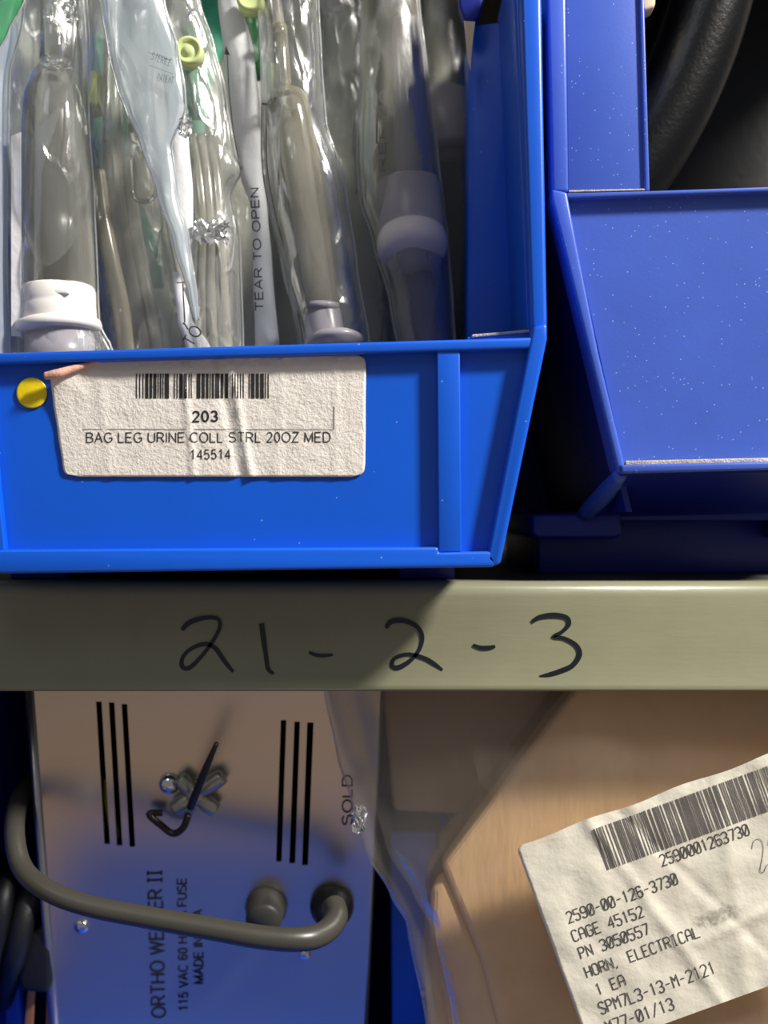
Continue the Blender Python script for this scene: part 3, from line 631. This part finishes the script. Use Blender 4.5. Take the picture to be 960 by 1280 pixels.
# 6 drip chamber
t = pack('clear pack with a tall domed drip chamber and pale round base', (415, 470, .03))
film(t, [(-60, 320, 392), (0, 322, 398), (80, 326, 402), (150, 328, 407), (230, 334, 432), (330, 352, 446), (430, 378, 462), (470, 384, 468), (662, 384, 468)], .032, 0.0105, .0028, 60, 29, 34, 90, mat='film_thin')
link('drip_chamber', lathe_px((356, 110), (402, 392), .032, .030, [(0, 8), (.008, 16), (.03, 23), (.07, 27.5), (.14, 29), (.35, 29), (.7, 27), (1, 25)], 36, False), M['dome'], t, 'domed clear chamber')
link('neck', lathe_px((348, 34), (354, 114), .034, .032, [(0, 12.5), (.1, 11), (.9, 11), (1, 13)]), M['dome'], t)
link('tube', tube_px([(338, -40, .036), (343, 0, .036), (349, 38, .034)], 8.5, 16), M['tubing'], t)
link('tube', tube_px([(372, 140, .042), (384, 230, .042), (398, 320, .042), (404, 380, .040)], 11, 14), M['clear'], t)
link('tube', tube_px([(330, 130, .030), (331, 210, .030), (344, 280, .030), (360, 340, .030), (378, 440, .030)], 4, 10), M['clear'], t)
link('cap', lathe_mesh(P(312, -4, .030), (0, 1, 0), [(0, .0002), (0, .0035), (-.0004, .0042), (.001, .0048), (.006, .0048)], 32), M['green_cap'], t, 'round pale green cap')
link('green_port', lathe_px((314, 0), (322, 100), .042, .046, [(0, 12), (.5, 9), (1, 7)]), M['film_green'], t, 'green port')
b = link('base', lathe_px((402, 384), (408, 428), .030, .029, [(0, 8), (0, 21), (.15, 24), (.8, 25), (1, 26)], 36), M['frosted'], t, 'milky round base')
link('base_top', lathe_px((402, 378), (402, 388), .029, .029, [(0, 16), (.2, 23), (1, 23)], 36), M['frosted'], b)
link('base_flange', lathe_px((418, 422), (419, 434), .028, .027, [(0, 30), (.4, 37), (1, 37)], 36), M['frosted'], b)
# 7 right hand pack with disc
t = pack('hazy pack holding a grey tube that ends in a round milky disc', (535, 470, .05))
film(t, [(-60, 456, 514), (0, 452, 524), (90, 450, 534), (200, 446, 548), (250, 450, 554), (300, 466, 560), (380, 488, 566), (470, 504, 572), (662, 500, 560)], .050, 0.0128, .0022, 60, 37, 30, 80, mat='film_grey')
link('tube', tube_px([(508, 24, .052), (509, 60, .052), (512, 140, .050), (516, 232, .048)], [17, 19, 20, 21], 24, 6), M['frosted'], t, 'broad grey tube')
link('inner_stem', tube_px([(514, 60, .050), (517, 140, .048), (521, 232, .046)], [9, 11, 13], 16, 6), M['blue_dark'], t, 'dark blue core')
link('collar', lathe_px((510, 228), (516, 300), .048, .046, [(0, 38), (.04, 41), (.9, 42), (1, 41)], 40), M['frosted'], t, 'milky collar')
link('disc', lathe_px((514, 292), (517, 320), .046, .042, [(0, 40), (.3, 44), (.7, 44.5), (1, 38)], 44), M['wax'], t, 'round milky disc')
link('printed_bar', join(bars([1], 470, 180, 0, 2, 38, lambda x, y: P(x, y, .0335))), M['ink_grey'], t, 'grey printed bar', smooth=False)
link('print', join(writing('REF 20', 482, 214, 1.57, 100, 8, lambda x, y: P(x, y, .0335))), M['ink_grey'], t, 'grey print running upwards', smooth=False)
link('dark_end', pouch_mesh([(322, 500, 560), (400, 508, 566), (470, 512, 568), (662, 512, 568)], .055, .008, .002, 60, 50), M['blue_dark'], t, 'dark blue lower end')
# 8 rear
t = pack('dim grey pack at the back beside the shoulder, with violet-grey fitting', (560, 200, .085))
link('tube', tube_px([(545, -40, .084), (546, 40, .084), (550, 118, .082)], 16, 18, 5), M['cloth_grey'], t)
link('collar', lathe_px((552, 112), (562, 190), .082, .080, [(0, 22), (.1, 32), (.9, 34), (1, 30)], 32), M['frosted'], t)
film(t, [(-60, 515, 582), (60, 518, 584), (190, 526, 594), (300, 530, 592), (470, 532, 590), (662, 525, 566)], .082, 0.0090, .002, 60, 55, mat='film_grey')
# green pack
t = pack('bright green film pack in the top left corner of the bin', (0, 60, .010))
film(t, [(-70, -50, 44), (0, -48, 30), (40, -48, 10), (64, -48, -2), (120, -50, -20)], .006, 0.0030, .002, 60, 61, mat='film_green')
# pieces near the shoulder top
t = thing('highlight_slip', 'small cream slip wedged beside the left bin\'s shoulder', 'highlight', P(586, 90, .035))  # cream sliver put in for a bright highlight
link('slip', prism_mesh([([(580, 26), (594, 27), (590, 60), (588, 88), (584, 70)], .026, .0264)], 0), M['cream'], t, smooth=False)
t = thing('plastic_clip', 'dark blue plastic clip above the cream slip beside the left bin\'s shoulder', 'clip', P(588, 26, .03))
link('clip', prism_mesh([([(572, -40), (612, -40), (600, 22), (592, 28), (580, 26), (574, 8)], .030, .036)], .001), M['blue_dark'], t)

# ---------------------------------------------------------------- bin below that holds the metal box
lw = thing('storage_bin', 'blue bin under the shelf around the metal box, its side showing left of the bag', 'storage bin', (P(240, 0, .06).x, .06, -.258))
k0 = P(-60, 0, .03).x; k1 = P(490, 0, .06).x; k2 = P(560, 0, .06).x
bm = bmesh.new()   # unseen hopper front, sloped wide to throw blue into the metal face
add_prism(bm, [Vector(p) for p in ((k0, -.048, -.190), (k2, -.048, -.190), (k2, .020, -.250), (k0, .020, -.250))], [Vector(p) for p in ((k0, -.051, -.190), (k2, -.051, -.190), (k2, .017, -.254), (k0, .017, -.254))])
link('reflecting_front', from_bm(bm), M['blue_dusty'], lw, smooth=False)
link('bin_floor', box_mesh(k0, k2, .02, .24, -.254, -.250), M['blue'], lw, smooth=False)
link('foot', box_mesh(k0+.02, k2-.02, .03, .22, -.258, -.254), M['blue_dark'], lw, smooth=False)
link('side_panel', prism_mesh([([(488, 1040), (545, 1040), (545, 1500), (492, 1500)], .075, .078)], .0006), M['blue'], lw)
link('side_wall', box_mesh(k2-.002, k2, .078, .24, -.250, -.06), M['blue'], lw, smooth=False)
link('side_wall', box_mesh(k0, k0+.002, .02, .24, -.250, -.06), M['blue_dark'], lw, smooth=False)
link('back_wall', box_mesh(k0, k2, .24, .243, -.250, -.06), M['blue_dark'], lw, smooth=False)

# ---------------------------------------------------------------- metal box
PA = math.radians(10); PY0 = .040; PZ0 = P(0, 870, .04).z
def Q(px, py, off=0.0):
    """point on the (slightly forward-tilted) front panel of the box; off = out of the panel"""
    dx = (px-480)/FP; dz = (640-py)/FP
    # plane Y = PY0 - tan(PA)*(z-PZ0); ray: (t*dx, -D+t, t*dz)
    tn = math.tan(PA); t = (PY0+D+tn*PZ0)/(1+tn*dz)
    return Vector((t*dx, -D+t, t*dz))+Vector((0, -math.cos(PA), -math.sin(PA)))*off
wb = thing('welder_box', 'aluminium box with vent slots, a grey cord and upright print, under the shelf', 'electrical box', Q(250, 1400))
slots = [[(120,877),(127,877),(137.5,1055),(130.5,1055)], [(136,878),(143,878),(153,1057),(146,1057)], [(152,880),(159,880),(169,1058.5),(162,1058.5)],
         [(351,900),(358,900),(352,1077),(345,1077)], [(368,902),(375,902),(369,1079),(361.5,1079)], [(384,903),(392,903),(385,1081.5),(377.5,1081.5)]]
outer = [(38, 820), (478, 820), (466, 1060), (447, 1446), (88, 1446), (72, 1280)]
bm = bmesh.new(); es = []
for lp in [outer]+slots:
    vs = [bm.verts.new(Q(*p)) for p in lp]
    es += [bm.edges.new((vs[i], vs[(i+1) % len(vs)])) for i in range(len(vs))]
bmesh.ops.triangle_fill(bm, use_beauty=True, use_dissolve=False, edges=es)
r = bmesh.ops.extrude_face_region(bm, geom=bm.faces[:])
for v in r['geom']:
    if isinstance(v, bmesh.types.BMVert): v.co += Vector((0, math.cos(PA), math.sin(PA)))*.0012
link('front_panel', from_bm(bm), M['alu'], wb, 'brushed aluminium face with six black slots', smooth=False)
# case behind the face, open-fronted, dark inside
n_ = Vector((0, math.cos(PA), math.sin(PA)))
def slab(pts, d0, d1):
    bm = bmesh.new(); add_prism(bm, [Q(*p)+n_*d0 for p in pts], [Q(*p)+n_*d1 for p in pts])
    bmesh.ops.bevel(bm, geom=bm.edges[:], offset=.0006, segments=2, affect='EDGES'); return from_bm(bm)
link('side_panel', slab([(28, 820), (39, 820), (73, 1280), (88, 1446), (78, 1446), (62, 1280)], -.0010, .10), M['alu_edge'], wb)
link('side_panel', slab([(476, 820), (482, 820), (470, 1060), (452, 1446), (445, 1446), (463, 1060)], .0002, .10), M['alu_edge'], wb)
link('back_panel', slab([(38, 820), (478, 820), (447, 1446), (88, 1446)], .10, .102), M['black'], wb)
link('dark_inside_plate', slab([(40, 822), (475, 822), (445, 1444), (90, 1444)], .02, .024), M['black'], wb, 'black plate standing in for the dark inside behind the slots')  # black plate stands in for shade inside the case
link('wire', tube_mesh([Q(128, 985)+n_*.008, Q(131, 1010)+n_*.006, Q(136, 1040)+n_*.006, Q(138, 1060)+n_*.009], .0018, 10, 4), M['yellow_wire'], wb, 'yellow wire behind the left slot')
# print
qm = lambda x, y: Q(x, y, .0002)
def bold(s, x, y, a, wd, h, d=.15): return [writing(s, x, y, a, wd, h, qm, d)]
for q, lb_ in ((('ORTHO WELDER JJ', 207, 1271, 1.60, 183, 17), 'dark upright print ORTHO WELDER II'), (('115 VAC 60 HZ 5A FUSE', 235, 1263, 1.585, 165, 11, .18), 'small upright print 115 VAC 60 HZ FUSE'), (('MADE IN USA', 254, 1229, 1.585, 92, 11, .18), 'small upright print MADE IN'), (('SOLD', 440, 1031, 1.57, 62, 12, .16), 'upright print beside the bag edge')):
    link('print', join(*bold(*q)), M['ink'], wb, lb_, smooth=False)
def disc(name, x, y, prof, mat, lab_=None, par=None, seg=32):
    return link(name, lathe_mesh(Q(x, y), -n_, prof, seg), M[mat], par or wb, lab_)
disc('fuse_knob', 333, 1132, [(0, .0078), (.002, .0078), (.0035, .0070), (.010, .0066), (.0115, .0058), (.0118, .0002)], 'knob', 'dark grey round fuse cap')
disc('strain_relief', 415, 1130, [(0, .0080), (.002, .0082), (.004, .0078), (.0065, .0060), (.012, .0046)], 'black', 'black cord bushing')
disc('screw', 102, 1158, [(0, .0028), (.0008, .0027), (.0016, .0018), (.0019, .0002)], 'chrome', 'small bright screw')
disc('screw', 381, 1193, [(0, .0024), (.0008, .0022), (.0014, .0012), (.0016, .0002)], 'chrome', 'small bright screw')
disc('screw', 212, 979, [(0, .0040), (.001, .0039), (.0026, .0030), (.0034, .0015), (.0036, .0002)], 'chrome', 'domed chrome screw')
# clamp with bent rod
cl = disc('clamp', 246, 988, [(0, .0046), (.003, .0044), (.006, .0030), (.0065, .0002)], 'zinc', 'cast metal wing clamp')
for a, ln in ((35, .0125), (-40, .0095), (215, .0095), (130, .0085)):
    a = math.radians(a); c = Q(246, 988, .0035); u = Vector((1, 0, 0)); v = Vector((0, -math.sin(PA)*1, math.cos(PA)))
    d = u*math.cos(a)+v*math.sin(a)
    link('wing', tube_mesh([c, c+d*ln*.55, c+d*ln], [.0022, .0032, .0028], 10, 4), M['zinc'], cl)
link('rod', tube_mesh([Q(281, 903, .020), Q(262, 948, .016), Q(244, 994, .010)], [.0008, .0014, .0015], 10, 4), M['steel_dark'], cl, 'dark thin steel rod')
link('hook', tube_mesh([Q(240, 1006, .008), Q(234, 1022, .008), Q(221, 1031, .007), Q(205, 1022, .006), Q(190, 1010, .005), Q(206, 1010, .004)], .0013, 10, 6), M['steel_dark'], cl, 'dark bent hook')
# cord
cd = [(40, 975, .070), (24, 1000, .050), (18, 1040, .028), (28, 1085, .018), (60, 1113, .012), (110, 1132, .010), (180, 1146, .010), (260, 1160, .010), (330, 1172, .010), (378, 1174, .012), (405, 1166, .018), (420, 1148, .026), (417, 1132, .033)]
cord = link('power_cord', tube_px(cd, [12, 12, 12.5, 12.8, 13, 13, 13.4, 14, 14.5, 14.8, 14.5, 14.5, 15], 20, 8), M['cord'], wb, 'thick grey rubber cord')
link('cord_loop', tube_px([(46, 1090, .075), (34, 1130, .060), (22, 1180, .056), (14, 1215, .060), (2, 1250, .075)], [15, 16, 16, 14, 14], 18, 6), M['black'], cord, 'black cord loop')
link('cord_loop', tube_px([(14, 1080, .070), (4, 1120, .056), (-4, 1170, .054), (-14, 1230, .06)], 14, 18, 6), M['black'], cord, 'black cord loop')
plug = link('plug', prism_mesh([([(34, 1170), (62, 1150), (64, 1228), (60, 1243), (24, 1240), (22, 1222)], .056, .076)], .002), M['black'], wb, 'black plug body')
link('blade', prism_mesh([([(34, 1238), (44, 1238), (37, 1330), (26, 1330)], .062, .064)], .0004), M['copper'], plug, 'brass blade')
link('blade', prism_mesh([([(58, 1238), (66, 1238), (66, 1330), (55, 1330)], .066, .068)], .0004), M['copper'], plug, 'brass blade')
t = thing('blue_bin_piece', 'bright blue piece of another bin in the bottom left corner beneath the plug', 'plastic part', P(0, 1400, .09))  # visible bit of another blue bin
link('body', prism_mesh([([(-60, 1222), (24, 1222), (30, 1300), (34, 1420), (-60, 1420)], .080, .086)], .002), M['blue'], t)

# ---------------------------------------------------------------- bag with cardboard
bag = thing('plastic_bag', 'clear heavy plastic bag over the brown cardboard, with the tilted part label', 'bag', P(760, 1430, .03))
BR = [(800, 392, 1110), (865, 405, 1110), (940, 420, 1110), (1010, 440, 1112), (1058, 452, 1112), (1120, 488, 1112), (1155, 508, 1110), (1280, 532, 1105), (1538, 565, 1100)]
link('film', pouch_mesh(BR, .034, .012, .0034, 22, 71, 60, 80), M['film_bag'], bag)
card = thing('cardboard_box', 'brown cardboard box inside the clear bag under the shelf', 'box', P(800, 1440, .06))
def chunk(front, Yf, Yb):
    bm = bmesh.new(); add_prism(bm, [P(x, y, Yf) for x, y in front], [P(x, y, Yf)+Vector((0, Yb-Yf, 0)) for x, y in front])
    bmesh.ops.recalc_face_normals(bm, faces=bm.faces)
    bmesh.ops.bevel(bm, geom=bm.edges[:], offset=.0025, segments=3, affect='EDGES', profile=.5); return from_bm(bm)
link('carton', chunk([(552, 1083), (622, 990), (740, 830), (1090, 830), (1080, 1540), (690, 1540), (600, 1200)], .0345, .074), M['kraft'], card, None, False)
link('rear_flap', chunk([(474, 830), (742, 830), (640, 985), (600, 1020), (492, 1015)], .064, .072), M['kraft'], card, 'cardboard rear flap', False)
link('side_flap', chunk([(540, 1110), (556, 1092), (604, 1200), (694, 1540), (560, 1540), (532, 1240)], .0362, .072), M['kraft'], card, 'cardboard side flap', False)

glint_crumple(bag, 449, 1024, 9, 16, .026, 21)
# part label on the bag
A20 = math.radians(20); c20, s20 = math.cos(A20), math.sin(A20); LY = .0160
def U(u, v): return (645+u*c20+v*s20, 1058-u*s20+v*c20)
def lh(u, v):
    h = 0
    for c, wd, hh, sl in ((125, 8, .0006, .3), (185, 7, -.0004, .5), (245, 9, .0003, -.2)): h += hh*math.exp(-((u-c-(v-100)*sl)/wd)**2)
    h += .0007*math.exp(-((v-190+.10*(u-200))/7)**2)*max(0, min(1, (u-150)/60))
    h += noise.noise(Vector((u*.03, v*.03, 5)))*.0006
    return h
def W(u, v, off=0.0): x, y = U(u, v); return P(x, y, LY-lh(u, v)-off)
def label_mesh():
    nu, nv = 90, 64; vs = []; fs = []
    for s in (0, 1):
        for j in range(nv+1):
            v = 272*j/nv; ins = 0
            r = 9
            if v < r: ins = r-math.sqrt(max(0, r*r-(r-v)**2))
            if v > 272-r: ins = r-math.sqrt(max(0, r*r-(v-272+r)**2))
            for i in range(nu+1):
                u = ins+(400-2*ins)*i/nu; p = W(u, v+(1.5*math.sin(u*.05) if v < 1 else 0)); p.y += s*.00018; vs.append(p)
    n = (nu+1)*(nv+1)
    for s in (0, 1):
        for j in range(nv):
            for i in range(nu):
                a = s*n+j*(nu+1)+i; q = (a, a+1, a+nu+2, a+nu+1); fs.append(q if s == 0 else q[::-1])
    for j in range(nv):
        for i in (0, nu): a = j*(nu+1)+i; fs.append((a, a+nu+1, a+nu+1+n, a+n))
    return mesh(vs, fs)
pl = link('part_label', label_mesh(), M['paper2'], bag, 'tilted cream label with barcode and typed part number')
def stain(m, centre, rad, col):
    t = m.node_tree; L = t.links; b = t.nodes['Principled BSDF']; src = b.inputs['Base Color'].links[0].from_socket
    tc = nd(t, 'ShaderNodeTexCoord'); mp = nd(t, 'ShaderNodeMapping'); mp.vector_type = 'TEXTURE'; mp.inputs['Location'].default_value = centre; mp.inputs['Scale'].default_value = rad; mp.inputs['Rotation'].default_value = (0, -A20, 0)
    L.new(tc.outputs['Object'], mp.inputs['Vector']); ln = nd(t, 'ShaderNodeVectorMath', operation='LENGTH'); L.new(mp.outputs[0], ln.inputs[0])
    n = nd(t, 'ShaderNodeTexNoise', Scale=600.0, Detail=5.0, Roughness=.7); L.new(tc.outputs['Object'], n.inputs['Vector'])
    a = nd(t, 'ShaderNodeMath', operation='MULTIPLY_ADD'); a.inputs[1].default_value = -.55; L.new(ln.outputs['Value'], a.inputs[0]); L.new(n.outputs['Fac'], a.inputs[2])
    mr = nd(t, 'ShaderNodeMapRange'); L.new(a.outputs[0], mr.inputs[0]); mr.inputs[1].default_value = .16; mr.inputs[2].default_value = .42; mr.inputs[4].default_value = .55
    mx = nd(t, 'ShaderNodeMix', data_type='RGBA'); L.new(mr.outputs[0], mx.inputs[0]); L.new(src, mx.inputs[6]); mx.inputs[7].default_value = lin(col); L.new(mx.outputs[2], b.inputs['Base Color'])
stain(M['paper2'], W(205, 168)-Vector(bag.location), (.016, .02, .0052), (96, 88, 74))
wm = lambda x, y: W(x, y, .00015)
tx = [('2590001263730', 164, 86, 116, 14), ('2590-00-126-3730', 30, 113, 145, 14), ('CAGE 45152', 28, 137, 93, 14), ('PN 3050557', 29, 160, 91, 14), ('HORN, ELECTRICAL', 28, 185, 150, 14), ('1 EA', 33, 210, 37, 14), ('SPM7L3-13-M-2121', 29, 234, 152, 15), ('M77-01/13', 29, 259, 88, 15)]
link('typed_print', join(*[strokes(s, u, v, 0, wd, h, wm, 1.45) for s, u, v, wd, h in tx]), M['ink_typed'], pl, 'dark grey typed lines', smooth=False)
random.seed(12); sp = []
for i in range(143): sp.append(random.choice((1, 1, 1.2, 2.4)) if i % 2 == 0 else random.choice((1, 1, 1.6, 2.4)))
link('barcode', join(bars(sp, 97, 67, 0, 262, 54, wm, 14)), M['ink_grey'], pl, 'wide dark grey barcode', smooth=False)
pen = []
for ox in (0, 21):
    q = catmull([Vector((276+ox+a, b+ox*.12)) for a, b in ((0, 104), (5, 96), (12, 95), (15, 102), (11, 114), (3, 128), (0, 134), (4, 136), (10, 130), (16, 128))], 5)
    vs, fs = ribbon(q, .9); pen.append(([wm(v.x, v.y) for v in vs], fs))
link('pen_writing', join(*pen), M['ink_pen'], pl, 'thin pen figures 22', smooth=False)
